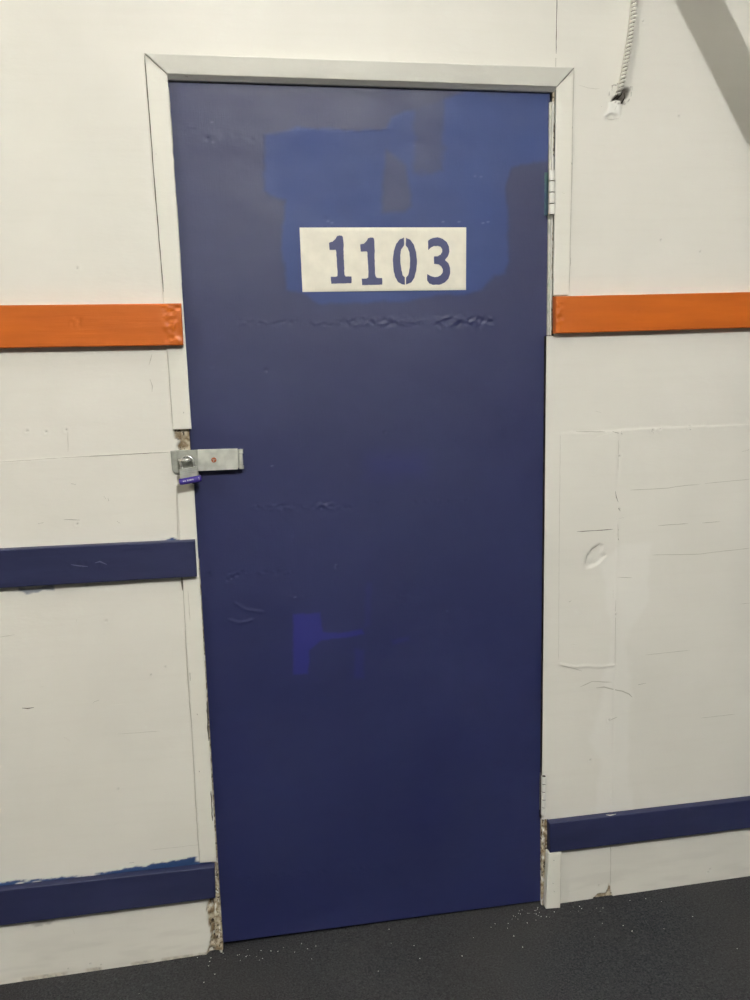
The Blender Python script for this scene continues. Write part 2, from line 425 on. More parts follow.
# cracks and creases: (photo points, width m, slot)  1 dark, 2 soft shade, 3 painted highlight
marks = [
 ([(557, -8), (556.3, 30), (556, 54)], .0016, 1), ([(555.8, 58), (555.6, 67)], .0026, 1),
 ([(0, 462), (60, 458)], .0012, 2), ([(60, 458), (170, 452)], .0016, 2), ([(90, 456), (168, 452.3)], .0008, 1),  # left seam, its step shadow drawn as darker strips
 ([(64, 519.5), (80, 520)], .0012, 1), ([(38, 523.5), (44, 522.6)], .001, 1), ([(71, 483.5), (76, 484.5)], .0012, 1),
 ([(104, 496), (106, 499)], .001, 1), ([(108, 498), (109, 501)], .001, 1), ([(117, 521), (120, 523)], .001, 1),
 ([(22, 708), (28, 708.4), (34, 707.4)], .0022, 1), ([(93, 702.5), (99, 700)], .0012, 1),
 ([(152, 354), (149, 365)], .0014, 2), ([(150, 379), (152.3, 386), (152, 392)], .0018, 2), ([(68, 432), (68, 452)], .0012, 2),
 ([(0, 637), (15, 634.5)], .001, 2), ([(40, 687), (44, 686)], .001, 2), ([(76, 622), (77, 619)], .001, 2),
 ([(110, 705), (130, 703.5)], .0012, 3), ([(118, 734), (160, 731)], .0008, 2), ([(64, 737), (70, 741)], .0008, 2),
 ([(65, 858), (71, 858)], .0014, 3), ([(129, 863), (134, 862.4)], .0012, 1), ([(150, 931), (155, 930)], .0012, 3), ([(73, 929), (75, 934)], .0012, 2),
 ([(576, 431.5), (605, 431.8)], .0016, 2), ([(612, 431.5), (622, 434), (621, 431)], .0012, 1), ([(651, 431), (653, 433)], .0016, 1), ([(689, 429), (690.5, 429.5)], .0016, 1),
 ([(593, 439), (597, 436.5), (606, 434), (614, 432.5)], .0018, 3), ([(624, 431), (640, 428.6), (680, 426.8), (750, 424.3)], .0018, 3),  # lit edge of the ridge, drawn in lighter colour
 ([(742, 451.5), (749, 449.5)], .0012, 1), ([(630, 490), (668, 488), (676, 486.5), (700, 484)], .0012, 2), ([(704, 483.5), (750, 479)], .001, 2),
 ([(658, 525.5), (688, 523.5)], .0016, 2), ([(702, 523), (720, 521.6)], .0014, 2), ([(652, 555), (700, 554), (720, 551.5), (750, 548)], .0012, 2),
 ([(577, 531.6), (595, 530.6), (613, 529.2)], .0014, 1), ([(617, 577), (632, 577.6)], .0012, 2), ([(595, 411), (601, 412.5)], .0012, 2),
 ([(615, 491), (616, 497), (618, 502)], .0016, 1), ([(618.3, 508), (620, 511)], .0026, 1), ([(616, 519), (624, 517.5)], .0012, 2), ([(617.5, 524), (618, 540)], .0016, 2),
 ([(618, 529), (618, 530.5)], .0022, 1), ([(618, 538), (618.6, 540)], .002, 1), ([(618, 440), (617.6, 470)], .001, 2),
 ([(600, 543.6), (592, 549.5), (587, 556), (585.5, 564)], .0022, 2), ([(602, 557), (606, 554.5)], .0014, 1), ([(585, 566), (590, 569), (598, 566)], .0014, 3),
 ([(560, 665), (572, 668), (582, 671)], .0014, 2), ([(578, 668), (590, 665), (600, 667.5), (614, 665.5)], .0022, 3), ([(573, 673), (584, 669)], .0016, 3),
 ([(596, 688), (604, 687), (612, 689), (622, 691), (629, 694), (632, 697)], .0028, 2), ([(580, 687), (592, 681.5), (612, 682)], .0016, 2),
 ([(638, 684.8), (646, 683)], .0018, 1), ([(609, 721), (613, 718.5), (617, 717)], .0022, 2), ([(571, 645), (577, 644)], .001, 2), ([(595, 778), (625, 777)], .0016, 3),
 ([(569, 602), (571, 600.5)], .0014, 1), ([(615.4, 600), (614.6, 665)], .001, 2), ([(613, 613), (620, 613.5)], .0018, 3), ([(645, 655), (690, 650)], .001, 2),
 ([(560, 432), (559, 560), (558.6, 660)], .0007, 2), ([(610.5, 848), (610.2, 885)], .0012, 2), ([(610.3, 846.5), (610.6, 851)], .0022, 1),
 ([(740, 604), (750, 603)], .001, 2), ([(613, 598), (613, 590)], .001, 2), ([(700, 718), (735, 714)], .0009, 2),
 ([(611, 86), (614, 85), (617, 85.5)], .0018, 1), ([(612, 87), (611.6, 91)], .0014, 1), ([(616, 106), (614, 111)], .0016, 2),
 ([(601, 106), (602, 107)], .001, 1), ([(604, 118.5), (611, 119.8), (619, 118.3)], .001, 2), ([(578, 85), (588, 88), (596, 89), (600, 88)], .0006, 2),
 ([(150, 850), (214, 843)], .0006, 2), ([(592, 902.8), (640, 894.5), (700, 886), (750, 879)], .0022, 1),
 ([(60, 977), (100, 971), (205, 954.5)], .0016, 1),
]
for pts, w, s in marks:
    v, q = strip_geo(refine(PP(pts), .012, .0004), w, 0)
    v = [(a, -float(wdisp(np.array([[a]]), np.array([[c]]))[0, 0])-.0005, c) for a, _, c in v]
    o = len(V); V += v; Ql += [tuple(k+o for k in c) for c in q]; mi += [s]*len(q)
for k in attrs: attrs[k] = attrs[k]+[0]*(len(V)-len(attrs[k]))
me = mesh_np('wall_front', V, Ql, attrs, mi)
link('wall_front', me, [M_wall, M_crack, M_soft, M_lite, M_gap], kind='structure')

# ------------------------------------------------------------------ floor, ceiling, the other walls of the corridor
def fz(x): return -.0095+.0065*(x+.014)/.9
V = []; Q = []
for x in (-3.6, 4.6):
    for y in (.35, -5.5): V.append((x, y, fz(x)))
me = mesh_np('floor', V, [(1, 3, 2, 0)]); link('floor', me, [M_carpet], kind='structure')
def wallbox(name, a, b, m):
    V = []; Q = []; box(a, b, V, Q); obj(name, V, Q, [m], kind='structure')
wallbox('ceiling', (-3.6, -5.5, 2.98), (4.6, .05, 3.06), M_casing)
wallbox('wall_back', (-3.6, -5.58, -.1), (4.6, -5.5, 2.98), M_far)
wallbox('wall_left', (-3.68, -5.5, -.1), (-3.6, 0.0, 2.98), M_far)
wallbox('wall_right', (4.6, -5.5, -.1), (4.68, 0.0, 2.98), M_far)

# ------------------------------------------------------------------ door frame and casings
V = []; Q = []
box((-.06, .013, FL), (-.0045, .12, 2.06), V, Q)
box((.8425, .013, FL), (.90, .12, 2.06), V, Q)
box((-.0045, .0125, 2.0135), (.8425, .12, 2.06), V, Q)
obj('trim_7', V, Q, [M_peel], kind='structure')
V = []; Q = []; box((-.06, .12, FL), (.90, .14, 2.06), V, Q)
obj('wall_behind_door', V, Q, [M_gap], kind='structure')

def cd(X, Z): return (fbm(X, Z*.3, .02, 71)-.5)*.0006
cas_at = {}
# left casing, upper piece (mitred at the top)
def lerp(a, b, t): return (a[0]+(b[0]-a[0])*t, a[1]+(b[1]-a[1])*t)
O1 = (-.0435, 2.0525); I1 = (-.0005, 2.0145); O2 = (.8805, 2.0535); I2 = (.8400, 2.0130)
board('trim_1', [O1, I1, (.0028, 1.2865), (-.0375, 1.2865)], -.0035, .001, [M_casing, M_crack, M_soft], disp=cd, kind='structure',
      strips=[(refine([(-.0434, 2.05), (-.040, 1.75), (-.0375, 1.58)], .02, .0004), .0016, 1), (refine([(-.0372, 1.46), (-.0368, 1.30)], .02, .0003), .0014, 2),
              (refine([(-.0370, 1.287), (.001, 1.287)], .02, .0002), .0016, 1), (refine([(.0005, 1.99), (.001, 1.8), (.0022, 1.6)], .015, .0006), .0018, 2),
              (refine([O1, I1]), .0012, 1), ([(-.034, 1.86), (-.033, 1.859)], .002, 1), ([(-.012, 1.325), (-.0115, 1.322)], .002, 1)])
board('trim_2', [P(176.3, 485), P(194, 484), P(216.5, 861), P(200, 862)], -.004, .001, [M_casing, M_crack, M_soft], disp=cd, kind='structure',
      strips=[(refine(PP([(176.6, 487), (178, 537)]), .02, .0003), .0013, 2), (refine(PP([(177, 486), (193, 484.5)]), .02, .0002), .0011, 2),
              (refine(PP([(183, 580), (187, 665), (192, 730)]), .02, .0005), .0014, 2), (refine(PP([(192, 730), (195.5, 800), (199.5, 860)]), .02, .0005), .0014, 2),
              (refine(PP([(182, 577), (182.6, 590)]), .01, .0004), .004, 1), (refine(PP([(188, 590), (190, 620)]), .01, .0006), .001, 2),
              (PP([(190, 672), (190.5, 680)]), .002, 1), (PP([(197, 713), (197.6, 714)]), .003, 1), (PP([(199, 770), (199.6, 771)]), .0025, 1),
              (refine(PP([(207, 700), (208.5, 740)]), .008, .0008), .003, 1), (refine(PP([(211, 790), (212.5, 820)]), .008, .0008), .0022, 1)])
# head casing, greyer than the side casings, leaning a little to the floor
def headdisp(X, Z): return (Z-2.0135)/.04*.004 + (fbm(X*.25, Z, .012, 73)-.5)*.0007
board('trim_3', [O1, O2, I2, I1], -.006, .001, [M_head, M_crack, M_soft], disp=headdisp, kind='structure', er=.002,
      strips=[(PP([(249, 69), (252, 67.5)], -.006), .0014, 1), (PP([(185, 76), (188, 77)], -.006), .0016, 1)])
# head reveal: a chamfered stop under the casing
V = [(-.0020, -.0058, 2.0150), (.8400, -.0058, 2.0145), (.8400, .0062, 2.0062), (-.0020, .0062, 2.0072), (-.0020, .05, 2.0072), (.8400, .05, 2.0062), (.8400, .05, 2.0145), (-.0020, .05, 2.0150)]
Q = [(0, 3, 2, 1), (3, 4, 5, 2), (4, 7, 6, 5), (0, 1, 6, 7), (0, 7, 4, 3), (1, 2, 5, 6)]
obj('trim_8', V, Q, [M_head], kind='structure')
# right casing, upper piece
board('trim_4', [I2, O2, (.8770, 1.564), (.8385, 1.563)], -.004, .001, [M_casing, M_crack, M_soft], disp=cd, kind='structure',
      strips=[(refine([(.8798, 2.05), (.8785, 1.8), (.8765, 1.57)], .02, .0004), .0014, 2), (refine([I2, O2]), .0022, 1),
              (PP([(571.7, 127), (571.5, 129)]), .003, 1), (PP([(571, 163), (571, 165)]), .0022, 1), (PP([(570, 258), (569.6, 266)]), .003, 2),
              (PP([(561, 193), (564, 194)]), .0012, 2)])
# right casing, lower end, stands 2 cm proud and runs to the floor
board('trim_5', [P(548.5, 853.8, -.019), P(562, 852.6, -.019), P(560.3, 908, -.019), P(546, 909, -.019)], -.019, .001, [M_casing, M_crack, M_soft], disp=cd, kind='structure',
      strips=[(PP([(553, 860), (554.5, 860.5)], -.019), .0022, 1), (PP([(552.3, 883), (554, 883.5)], -.019), .0022, 1), (PP([(553.6, 891), (555, 891.5)], -.019), .0022, 1),
              (refine(PP([(561, 852), (560.4, 903)], -.019), .02, .0003), .0012, 2)])
# paint-stiff stop strips filling the gap beside the door (hinge side, upper length)
V = []; Q = []
box((.8290, .0075, 1.474), (.8335, .0135, 1.985), V, Q)
obj('trim_6', V, Q, [M_strip], kind='structure')
V = []; Q = []; box((.8338, .0030, 1.474), (.8364, .0135, 1.985), V, Q); obj('trim_12', V, Q, [M_white], kind='structure')
board('trim_9', [(.8362, 2.0105), (.8418, 2.0105), (.8410, 1.474), (.8362, 1.474)], .0065, .013, [M_peel], kind='structure', res=.003)
board('trim_10', [P(541.5, 818, .004), P(547.5, 818, .004), P(546.5, 908, .004), P(541.5, 908, .004)], .004, .013, [M_raw], res=.002, kind='structure',
      disp=lambda X, Z: (fbm(X, Z, .012, 77)-.5)*.008)
# ragged, unpainted edge of the frame on the lock side
board('trim_11', [P(195.5, 560, 0), P(199, 560, 0), P(223.3, 950, 0), P(216, 950, 0)], -.0005, .0125, [M_raw], res=.002, kind='structure',
      disp=lambda X, Z: (fbm(X, Z, .01, 79)-.5)*.004)

# ------------------------------------------------------------------ the door
DY = .0135
pat = PP([(264, 134), (300, 128), (348, 130), (386, 129), (392, 118), (430, 104), (446, 97), (470, 92), (550, 92), (549, 163), (520, 164), (512, 168), (506, 186),
          (508, 230), (509, 262), (505, 274), (495, 276), (482, 290), (470, 294), (440, 296), (400, 301), (318, 304), (308, 296), (286, 290), (282, 240), (285, 201), (270, 196), (264, 190)], DY)
hol1 = PP([(414, 80), (444, 88), (443, 170), (432, 174), (414, 172)], DY)
hol2 = PP([(386, 150), (406, 165), (412, 206), (405, 212), (382, 213), (381, 200)], DY)
hmark = PP([(293, 614), (320, 613), (323, 632), (340, 633), (362, 629), (364, 634), (345, 638), (322, 640), (310, 650), (308, 674), (293, 675)], DY)
h2 = PP([(355, 648), (364, 650), (364, 678), (354, 678)], DY); h3 = PP([(366, 582), (372, 583), (370, 625), (364, 628)], DY)
h4 = PP([(391, 640), (409, 636), (409, 640), (393, 645)], DY)
fx = PP([(366, 455), (425, 455), (425, 476), (366, 476)], DY)
nicks = PP([(209, 139), (213, 142), (212, 122), (475, 176), (481, 177), (443, 222), (459, 222), (483, 223), (488, 222), (328, 221), (332, 223), (336, 565), (295, 597), (447, 611), (272, 466)], DY)
pits = PP([(207, 139), (232, 578), (237, 575), (228, 580), (325, 218), (257, 507), (385, 432), (336, 567), (209, 574), (266, 370), (389, 458)], DY)
arcs = [PP([(230, 620), (238, 623), (246, 622), (252, 620)], DY), PP([(235, 603), (246, 610), (262, 612)], DY)]
bumprows = [(PP([(240, 322), (330, 324)], DY), .006, .0012), (PP([(340, 322), (420, 321)], DY), .010, .0016), (PP([(440, 322), (490, 321)], DY), .014, .0022),
            (PP([(255, 507), (350, 507)], DY), .008, .0014), (PP([(370, 503), (470, 500)], DY), .005, .0010), (PP([(230, 573), (290, 572)], DY), .006, .0010),
            (PP([(320, 505), (330, 505)], DY), .008, .002), (PP([(290, 597), (420, 596)], DY), .003, .0006), (PP([(180, 130), (340, 150)], DY), .02, .0003),
            (PP([(220, 880), (330, 870)], DY), .01, .0006), (PP([(350, 870), (470, 856)], DY), .01, .0006)]
def ddisp(X, Z):
    h = (fbm(X, Z, .45, 91)-.5)*.0018 + (fbm(X*1.0, Z*1.0, .05, 95)-.5)*.0004
    for pts, w, a in bumprows:
        h = h + 1.1*a*np.exp(-(seg(X, Z, pts)/w)**2)*(fbm(X*.8+Z*.5, Z-X*.35, .008, 97)-.5)*2.4
    for (x, z) in pits: h = h - .0016*np.exp(-(np.hypot(X-x, Z-z)/.0035)**2)
    for a in arcs: d = seg(X, Z, a); h = h + .0012*np.exp(-(d/.003)**2)
    m = mask(X, Z, pat, .003); h = h + .00025*m
    return h
def fresh(X, Z):
    e = mask(X, Z, pat, .006, .006, .03, 101)*(.80+.3*fbm(X, Z*.4, .06, 103))
    e = e*(1-.75*mask(X, Z, hol1, .010, .008, .02, 104))*(1-.85*mask(X, Z, hol2, .007, .003, .02, 105))
    return np.clip(e, 0, 1)
def purple(X, Z):
    a = .85*mask(X, Z, hmark, .003, .002, .01, 107)
    a = np.maximum(a, .35*mask(X, Z, h2, .006, .003)); a = np.maximum(a, .25*mask(X, Z, h3, .006, .003)); a = np.maximum(a, .4*mask(X, Z, h4, .005, .002))
    return np.maximum(a, .20*mask(X, Z, fx, .03, .01, .03))
def nick(X, Z):
    a = 0*X
    for (x, z) in nicks: a = np.maximum(a, .35*np.exp(-((X-x)/.0030)**2-((Z-z)/.0015)**2))
    return a
door = board('door_1', [(-.0035, 2.0070), (.8325, 2.0075), (.8320, P(541, 901, DY)[1]+.0005), (-.003, P(222, 943, DY)[1])], DY, .052, [M_door],
             res=.0027, disp=ddisp, attrs={'fresh': fresh, 'purple': purple, 'nick': nick}, er=.0016, kind='structure')
door['label'] = 'plain flush door painted dark blue with a fresher blue patch near its top'

# number panel and its stencilled digits
SY = DY-.0014
sg = [P(299.5, 227.5, SY), P(466.3, 227.3, SY), P(466, 290, SY), P(302.5, 292, SY)]
sign = board('number_panel', sg, SY, DY+.001, [M_sign], res=.01, er=.0004, parent=door,
             disp=lambda X, Z: (fbm(X, Z, .03, 111)-.5)*.0001)
sign['label'] = 'cream painted rectangle with the number 1103'
def crop(pts, ox): return PP([(ox+a/8.3333, 215+b/8.3333) for a, b in pts], SY)
one1 = crop([(325, 232), (355, 222), (378, 200), (392, 176), (410, 171), (430, 173), (440, 182), (443, 210), (447, 240), (445, 290), (448, 340), (450, 400), (453, 480), (455, 500), (464, 513),
             (512, 512), (514, 540), (512, 568), (430, 570), (345, 573), (341, 545), (340, 515), (385, 514), (395, 508), (396, 480), (392, 430), (388, 350), (384, 300), (380, 290), (330, 291), (327, 262)], 290)
one2 = crop([(585, 245), (615, 240), (640, 215), (650, 194), (670, 188), (690, 188), (700, 198), (703, 240), (706, 290), (704, 340), (706, 400), (708, 490), (714, 512), (724, 524),
             (767, 525), (769, 550), (768, 580), (690, 582), (601, 584), (600, 560), (597, 530), (640, 529), (652, 520), (653, 490), (652, 440), (648, 370), (645, 310), (638, 303), (590, 305), (587, 275)], 290)
z1 = crop([(200, 188), (165, 202), (135, 240), (115, 300), (107, 380), (113, 460), (128, 520), (153, 560), (185, 578), (207, 581), (207, 520), (190, 505), (178, 460), (170, 400), (168, 340), (176, 285), (200, 252)], 380)
z2 = crop([(216, 190), (250, 205), (280, 245), (300, 310), (308, 380), (303, 450), (287, 520), (260, 562), (217, 580), (217, 521), (235, 500), (248, 440), (250, 370), (245, 310), (232, 275), (215, 256)], 380)
three = crop([(400, 215), (420, 200), (440, 192), (480, 186), (520, 198), (555, 225), (573, 262), (577, 305), (565, 345), (540, 375), (568, 400), (583, 440), (584, 485), (570, 530), (540, 562),
              (500, 580), (440, 582), (410, 570), (393, 545), (393, 492), (420, 508), (450, 517), (480, 515), (505, 503), (522, 480), (524, 455), (512, 430), (490, 412), (450, 407), (450, 345), (480, 345),
              (505, 330), (518, 308), (518, 285), (505, 265), (480, 257), (450, 258), (425, 270), (402, 292)], 380)
def rough(poly, jit=.0004):
    return refine(poly+[poly[0]], .004, jit)[:-1]
for nm, polys in (('digit', [one1]), ('digit', [one2]), ('digit', [z1, z2]), ('digit', [three])):
    V = []; Q = []
    for p in polys: prism(rough(p), SY-.0007, SY+.0003, V, Q)
    d = obj(nm, V, Q, [M_digit], sign)

# hinges
def hinge(px, top, bot, nk, leafpx, matleaf, yk, r):
    x, zt = P(px, top, yk); _, zb = P(px, bot, yk)
    lx, _ = P(leafpx, (top+bot)/2, DY-.002)
    V = []; Q = []
    box((min(lx, x), DY-.0024, zb+.002), (x, DY+.0005, zt-.002), V, Q)
    h = obj('hinge', V, Q, [matleaf], door, bevel=.0005)
    V = []; Q = []; tube([(x, yk+r, zb+.001), (x, yk+r, zt-.001)], r*.7, V, Q, 12); obj('pin', V, Q, [M_gap], h)
    for k in range(nk):
        a = zb+(zt-zb)*k/nk+.0012; b = zb+(zt-zb)*(k+1)/nk-.0012
        V = []; Q = []; tube([(x, yk+r, a), (x, yk+r, (a+b)/2), (x, yk+r, b)], r, V, Q, 16)
        obj('knuckle', V, Q, [M_white], h, smooth=False, bevel=.0004)
    return h
h1 = hinge(553.2, 169, 214.5, 4, 544.5, M_teal, -.012, .0068)
h1['label'] = 'upper hinge, its leaf overpainted blue and green'
h2_ = hinge(544.8, 777, 816, 5, 540.0, M_white, -.015, .0066)
h2_['label'] = 'lower white painted hinge'

# hasp: strap, hinge end, slot backplate, rivet
HY = -.0075
V = []; Q = []
hp = [P(197.5, 449.6, HY), P(237.6, 448.6, HY), P(238.0, 469.5, HY), P(198, 471.2, HY)]
prism(hp, HY, HY+.003, V, Q)
hasp = obj('hasp', V, Q, [M_galv], door, bevel=.0008)
V = []; Q = []; prism([P(171.5, 451.3, HY), P(197.7, 449.7, HY), P(198.2, 471.2, HY), P(190, 472.5, HY), P(174.5, 473.2, HY), P(172.3, 470, HY)], HY+.0008, HY+.003, V, Q)
obj('hasp_tongue', V, Q, [M_gal2], hasp, bevel=.0006)
hasp.name = 'hasp'; hasp['label'] = 'galvanized steel hasp strap reaching over the frame'
a = P(237.8, 449.3, HY); b = P(238.2, 469.3, HY)
xk = a[0]+.0062
V = []; Q = []
zz = [b[1], b[1]+(a[1]-b[1])*.20, b[1]+(a[1]-b[1])*.76, a[1]]
for i, (lo, hi) in enumerate(zip(zz, zz[1:])):
    rr = .0052 if i != 1 else .0040
    tube([(xk, HY+.0045, lo+.0007), (xk, HY+.0045, hi-.0007)], rr, V, Q, 16)
obj('hinge_barrel', V, Q, [M_galv], hasp, smooth=False)
V = []; Q = []; box((xk-.002, DY-.003, b[1]), (xk+.007, DY+.0005, a[1]), V, Q)
obj('hinge_leaf', V, Q, [M_door], hasp, bevel=.0006)
V = []; Q = []; box((.004, HY+.002, b[1]+.003), (xk-.004, DY+.0005, a[1]-.003), V, Q)
obj('spacer_plate', V, Q, [M_gal2], hasp)
rx, rz = P(213.8, 460, HY)
V = []; Q = []
tube([(rx, HY+.0005, rz), (rx, HY-.0008, rz), (rx, HY-.0012, rz)], .0058, V, Q, 20, rf=lambda t: .0062-.0014*t)
obj('rivet', V, Q, [M_rivet], hasp); 
V = []; Q = []
for k in range(3): 
    c = k*2.1+.4; tube([(rx, HY-.0014, rz), (rx+.004*math.cos(c), HY-.0014, rz+.004*math.sin(c))], .0005, V, Q, 6)
obj('rivet_slot', V, Q, [M_galv], hasp)

# backplate with staple, fixed to the frame
sx, sz = P(183, 461, HY)
st = empty('lock_staple', (sx, 0, sz), label='dull steel staple and plate on the door frame, poking through the hasp', category='staple')
V = []; Q = []
bp = [P(170.3, 451, -.003), P(180, 450, -.003), P(197, 450, -.003), P(197.5, 474, -.003), P(190, 476.5, -.003), P(175, 474.6, -.003), P(172, 470, -.003)]
bp = [(x-sx, z-sz) for x, z in bp]
prism(bp, -.003, .0005, V, Q); obj('plate', V, Q, [M_gal2], st, bevel=.0007)
V = []; Q = []
A = P(178.5, 459.5, -.010); B = P(193, 459.5, -.010)
path = []
for i in range(15):
    t = i/14; c = math.pi*t
    path.append((A[0]+(B[0]-A[0])*(1-math.cos(c))/2-sx, -.004-.024*math.sin(c)**.75, (A[1]+B[1])/2-sz))
tube(path, .0034, V, Q, 12); obj('loop', V, Q, [M_steel], st, smooth=True)

# padlock: origin at the middle of the body, tilted
LY = -.028
bx, bz = P(189.3, 473.6, LY)
lock = empty('padlock', (bx, LY, bz), label='small laminated steel padlock with purple bumper hanging from the hasp staple', category='padlock')
lock.rotation_euler = (math.radians(-6), math.radians(-8), 0)
V = []; Q = []
for k in range(7):
    z0 = -.016+k*.0042; ins = .0004 if k % 2 else 0
    p = [(-.0195+ins, z0), (.0195-ins, z0), (.0195-ins, z0+.0038), (-.0195+ins, z0+.0038)]
    prism(p, -.009+ins, .009-ins, V, Q)
box((-.0185, -.0082, -.016), (.0185, .0082, .0130), V, Q)
obj('body', V, Q, [M_lam], lock, bevel=.0006)
V = []; Q = []
n = 40
def rr_ring(a, b, z, rad):
    out = []
    for sxg, syg, a0 in ((1, 1, 0), (-1, 1, 90), (-1, -1, 180), (1, -1, 270)):
        for k in range(6):
            c = math.radians(a0+90*k/5); out.append((sxg*(a-rad)+rad*math.cos(c), syg*(b-rad)+rad*math.sin(c), z))
    return out
rings = [rr_ring(.0215, .0105, -.0085, .004), rr_ring(.0235, .0125, -.0075, .005), rr_ring(.0242, .0130, -.0150, .005), rr_ring(.0235, .0122, -.0205, .005), rr_ring(.020, .009, -.0215, .004)]
rings = [rings[0], rings[1], rings[2], rings[3], rings[4]]
for r_ in rings: V += r_
N = len(rings[0])
for i in range(len(rings)-1):
    for k in range(N): Q.append((i*N+k, (i+1)*N+k, (i+1)*N+(k+1) % N, i*N+(k+1) % N))
Q.append(tuple(range(N))); Q.append(tuple(range(len(V)-1, len(V)-N-1, -1)))
bump_ = obj('bumper', V, Q, [M_purple], lock, smooth=True); bump_['label'] = 'purple plastic bumper'
V = []; Q = []
x = -.0155
for wd in (.0016, .0012, .0016, .0, .0016, .0014, .0018, .0016, .0014, .0018):
    if wd:
        box((x, -.01335, -.0155), (x+.0007, -.0128, -.0122), V, Q); box((x, -.01335, -.0128), (x+wd, -.0128, -.0122), V, Q)
        if wd > .0015: box((x+wd-.0006, -.01335, -.0155), (x+wd, -.0128, -.0122), V, Q)
        x += wd+.0008
    else: x += .0022
box((.0185, -.0129, -.0165), (.0200, -.0120, -.0115), V, Q)  # bright bar painting the highlight at the bumper's right end
obj('lettering_glint', V, Q, [M_letter_glint], bump_)
V = []; Q = []
path = [(-.0135, 0, .008), (-.0135, 0, .020)]
for i in range(13):
    c = math.pi*(1-i/12); path.append((.0135*math.cos(c), 0, .026+.0120*math.sin(c)))
path += [(.0135, 0, .018), (.0135, 0, .008)]
tube(path, .0030, V, Q, 12); obj('shackle', V, Q, [M_steel], lock, smooth=True)

# ------------------------------------------------------------------ rails
RY = -.019
def rail(C, m, label, cat='rail', lumps=None, seed=1, lit=()):
    def dd(X, Z):
        h = (fbm(X*.25, Z, .02, 120+seed)-.5)*.0008
        for poly, a, s in (lumps or []): h = h + mask(X, Z, poly, .006, .004, .01)*a*(fbm(X, Z, s, 130+seed)-.5)*2
        return h
    mats = [m, M_crack, M_soft, M_lite, M_scuff_hi]
    o = board('wall_rail', C, RY, -.0002 if seed != 3 else -.0002, mats, res=.0035, er=.0022, disp=dd, label=label, cat=cat, strips=lit)
    if cat: o['category'] = cat
    return o
def RP(pts, y=RY): return [P(a, b, y) for a, b in pts]
rail([(-1.6, P(0, 305.5, RY)[1]+.004), P(181, 303.3, RY), P(183.2, 345.2, RY), (-1.6, P(0, 347, RY)[1]+.004)], M_orange,
     'orange painted wooden rail on the white wall left of the door', seed=1,
     lumps=[(RP([(163, 303), (180, 303), (182, 343), (166, 343)]), .0042, .008), (RP([(72, 319), (80, 319), (80, 326), (72, 326)]), .0030, .006)])
rail([P(555.5, 296.3, RY), (3.0, P(555.5, 296.3, RY)[1]+.020), (3.0, P(555.8, 333.5, RY)[1]+.018), P(555.8, 333.5, RY)], M_orange,
     'orange painted wooden rail on the wall right of the door', seed=2,
     lumps=[(RP([(556, 298), (563, 298), (563, 332), (556, 332)]), .0036, .006), (RP([(633, 311), (641, 311), (641, 321), (633, 321)]), .0012, .006), (RP([(565, 321), (580, 321), (580, 325), (565, 325)]), .0012, .006)])
rail([(-1.6, P(0, 548.5, RY)[1]+.010), P(194.8, 540.5, RY), P(196.8, 576.8, RY), (-1.6, P(0, 587.5, RY)[1]+.006)], M_blue,
     'dark blue painted rail at mid height below the padlock, left of the door', seed=3, lit=[(refine(RP([(71, 564.6), (78, 565.6), (88, 566.4)]), .01, .0005), .003, 4), (refine(RP([(95, 562.8), (100, 561.5), (107, 564.5)]), .01, .0005), .003, 4)],
     lumps=[(RP([(66, 562), (110, 560), (110, 568), (66, 568)]), .0018, .006), (RP([(186, 541), (195, 541), (196, 576), (187, 576)]), .0014, .008)])
rail([(-1.6, P(0, 890, RY)[1]+.012), P(214.5, 867, RY), P(215.5, 898.3, RY), (-1.6, P(0, 928, RY)[1]+.004)], M_blue,
     'dark blue painted rail near the floor left of the door', seed=4,
     lumps=[(RP([(204, 866), (214, 866), (215, 895), (205, 895)]), .0016, .008)])
rail([P(549.5, 823.6, RY), (3.0, P(549.5, 823.6, RY)[1]-.008), (3.0, P(550.2, 853, RY)[1]-.008), P(550.2, 853, RY)], M_blue,
     'dark blue painted rail near the floor right of the door', seed=5, lit=[(RP([(606, 814.6), (610, 815.2), (616, 814)], RY), .004, 3)])

# ------------------------------------------------------------------ armoured cable hanging down the wall
cp = [(637, -40), (634.8, -5), (633.5, 14), (631, 34), (628, 52), (624.8, 70), (621.5, 86), (619.5, 94)]
pts = [P(a, b, -.010) for a, b in cp]
dens = []
for (a, b) in zip(pts, pts[1:]):
    for i in range(60): t = i/60; dens.append((a[0]+(b[0]-a[0])*t, a[1]+(b[1]-a[1])*t))
top = pts[0]
up = [(top[0]+.02*(1-i/300), 2.98-(2.98-top[1])*i/300) for i in range(300)]
line = up+dens
# arc length, helical ribs
S = [0]
for a, b in zip(line, line[1:]): S.append(S[-1]+math.hypot(b[0]-a[0], b[1]-a[1]))
Ltot = S[-1]; NS = int(Ltot/.0009); arr = np.array(line); ss = np.linspace(0, Ltot, NS)
lx = np.interp(ss, S, arr[:, 0]); lz = np.interp(ss, S, arr[:, 1])
kk = np.ones(25)/25
lx = np.concatenate([lx[:12], np.convolve(lx, kk, 'valid'), lx[-12:]]); lz = np.concatenate([lz[:12], np.convolve(lz, kk, 'valid'), lz[-12:]])
nr = 18; V = []; Q = []
pitch = .0084
for i in range(NS):
    for k in range(nr):
        c = 2*math.pi*k/nr
        ph = (ss[i]/pitch + k/nr) % 1.0
        r = .0057+.0017*max(0, math.sin(math.pi*ph/.74))**.5 if ph < .74 else .0049
        inn = 0.012*max(0, (ss[i]-(Ltot-.014))/.014)
        V.append((lx[i]+r*math.cos(c), -.0085+inn+r*math.sin(c), lz[i]))
for i in range(NS-1):
    for k in range(nr):
        k2 = (k+1) % nr; Q.append((i*nr+k, (i+1)*nr+k, (i+1)*nr+k2, i*nr+k2))
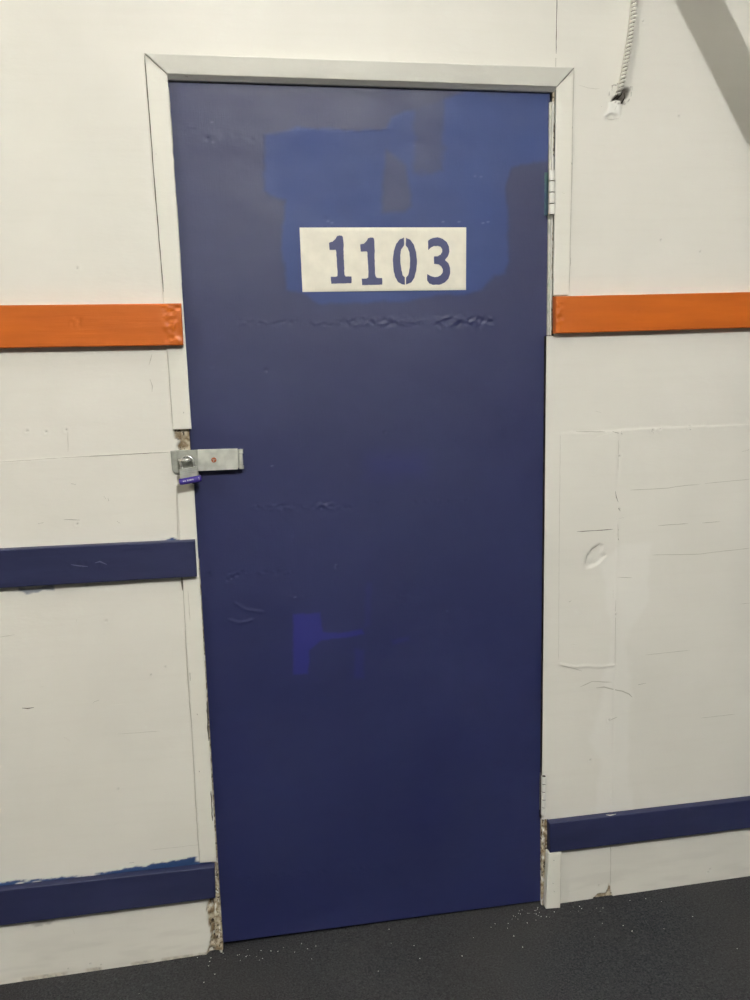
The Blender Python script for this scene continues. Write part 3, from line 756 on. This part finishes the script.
mi = [1 if ((ss[i]/pitch+(k+.5)/nr) % 1) > .74 else 0 for i in range(NS-1) for k in range(nr)]
me = mesh_np('armoured_cable', np.array(V), np.array(Q), mi=mi)
link('armoured_cable', me, [M_conduit, M_groove], label='white painted spiral metal cable conduit running into a broken hole in the wall', cat='cable')
V = []; Q = []
for a, b, w in (((622, 92), (617, 99), .0016), ((624, 93), (622, 103), .0014), ((618, 93), (613, 100), .0012)):
    p = P(*a, -.004); q = P(*b, -.001)
    tube([(p[0], -.004, p[1]), ((p[0]+q[0])/2+.002, -.007, (p[1]+q[1])/2), (q[0], .002, q[1])], w, V, Q, 8)
wires = obj('wire_stubs', V, Q, [M_gap], smooth=True)
wires.parent = bpy.data.objects['armoured_cable']

# ------------------------------------------------------------------ paint crumbs on the carpet
def crumbs():
    V = []; Q = []
    cl = [((.06, -.02), .11, .025, 12), ((.16, -.035), .14, .04, 12), ((-.05, -.06), .06, .05, 5), ((.80, -.015), .05, .018, 14), ((.78, -.045), .10, .03, 16), ((.95, -.03), .14, .02, 12), ((1.15, -.1), .25, .1, 8), ((.5, -.1), .5, .12, 8)]
    for (cx_, cy_), sx_, sy_, n_ in cl:
        for _ in range(n_):
            x = cx_+rng.gauss(0, sx_*.6); y = min(-.004, cy_+rng.gauss(0, sy_*.6)); s = rng.uniform(.0006, .0016)
            z = fz(x)+.0008; o = len(V); a0 = rng.random()*6
            for k in range(5):
                c = a0+k*1.2566; V.append((x+s*math.cos(c)*rng.uniform(.6, 1.2), y+s*math.sin(c), z))
            V.append((x, y, z+s*.9)); V.append((x, y, z-s*.9))
            for k in range(5): Q.append((o+k, o+(k+1) % 5, o+5)); Q.append((o+(k+1) % 5, o+k, o+6))
    me = mesh_np('paint_crumbs', V, Q, smooth=False)
    link('paint_crumbs', me, [M_white], kind='stuff', label='tiny white paint crumbs scattered on the dark carpet along the wall', cat='debris')
crumbs()

# ------------------------------------------------------------------ lights: tube fitting over the corridor, set across it, plus an added fill
def emis(name, c, s):
    m = bpy.data.materials.new(name); m.use_nodes = True; b = m.node_tree.nodes['Principled BSDF']
    b.inputs['Base Color'].default_value = (.8, .8, .8, 1); b.inputs['Emission Color'].default_value = c; b.inputs['Emission Strength'].default_value = s
    return m
WARM = (1.0, 1.0, .955, 1)
def fitting(x, y0, y1, z, s, label, c=WARM):
    e = empty('ceiling_light', (x, (y0+y1)/2, 2.98), label=label, category='ceiling light')
    h = (y1-y0)/2
    V = []; Q = []; box((-.05, -h-.03, z+.035-2.98), (.05, h+.03, 0), V, Q); obj('housing', V, Q, [M_white], e, bevel=.004)
    V = []; Q = []; tube([(0, -h, z-2.98), (0, h, z-2.98)], .018, V, Q, 20); obj('tube', V, Q, [emis('glowing_tube', c, s)], e, smooth=False)
fitting(.70, -2.90, -2.50, 2.88, 226, 'lit tube fitting on the ceiling behind the camera')
fitting(-2.6, -2.5, -1.9, 2.88, 60, 'added fill tube on the ceiling towards the left end of the room', (1.0, .93, .77, 1))  # added fill lamp that evens out the wall lighting
fitting(.30, -.80, -.50, 2.90, 12, 'small lit fitting on the ceiling just above the door')
# sloping timber brace between ceiling and floor, just outside the picture, whose shadow crosses the top right
L = np.array([.70, 2.88])
def brace(y, tt, e1=(1.115, 2.204), e2=(1.240, 2.204), e1b=(1.322, 1.888)):
    d = np.array(e1b)-np.array(e1); d /= np.linalg.norm(d)
    c0 = L+(np.array(e1)-L)*tt; c1 = L+(np.array(e2)-L)*tt
    w = c1-c0; nrm = np.array([-d[1], d[0]]); wd = abs(w.dot(nrm)); nrm *= np.sign(w.dot(nrm))
    k0 = (2.98-c0[1])/d[1]; k1 = (0.0-c0[1])/d[1]
    A = c0+d*k0; B = c0+d*k1
    p = [tuple(A), tuple(B), tuple(B+nrm*wd), tuple(A+nrm*wd)]
    V = []; Q = []; prism(p, y-.02, y+.02, V, Q)
    return obj('timber_brace', V, Q, [M_casing], bevel=.003, label='white painted timber brace sloping from ceiling to floor right of the door', cat='brace')
brace(-.45, 1-.45/2.70)

w = bpy.data.worlds.new('world'); bpy.context.scene.world = w; w.use_nodes = True
w.node_tree.nodes['Background'].inputs[0].default_value = (.9, .95, 1, 1); w.node_tree.nodes['Background'].inputs[1].default_value = .05

# ------------------------------------------------------------------ camera
from mathutils import Matrix
cam = bpy.data.cameras.new('camera'); co = bpy.data.objects.new('camera', cam); col.objects.link(co)
cam.sensor_fit = 'VERTICAL'; cam.sensor_height = 24.0; cam.lens = FPX/1000*24.0; cam.clip_start = .02
M = Matrix(((RR[0], UU[0], -F[0], CAM[0]), (RR[1], UU[1], -F[1], CAM[1]), (RR[2], UU[2], -F[2], CAM[2]), (0, 0, 0, 1)))
co.matrix_world = M
sc = bpy.context.scene; sc.camera = co
sc.view_settings.view_transform = 'Standard'; sc.view_settings.look = 'None'; sc.view_settings.gamma = 1; sc.view_settings.use_curve_mapping = False
sc.view_settings.exposure = 2.99
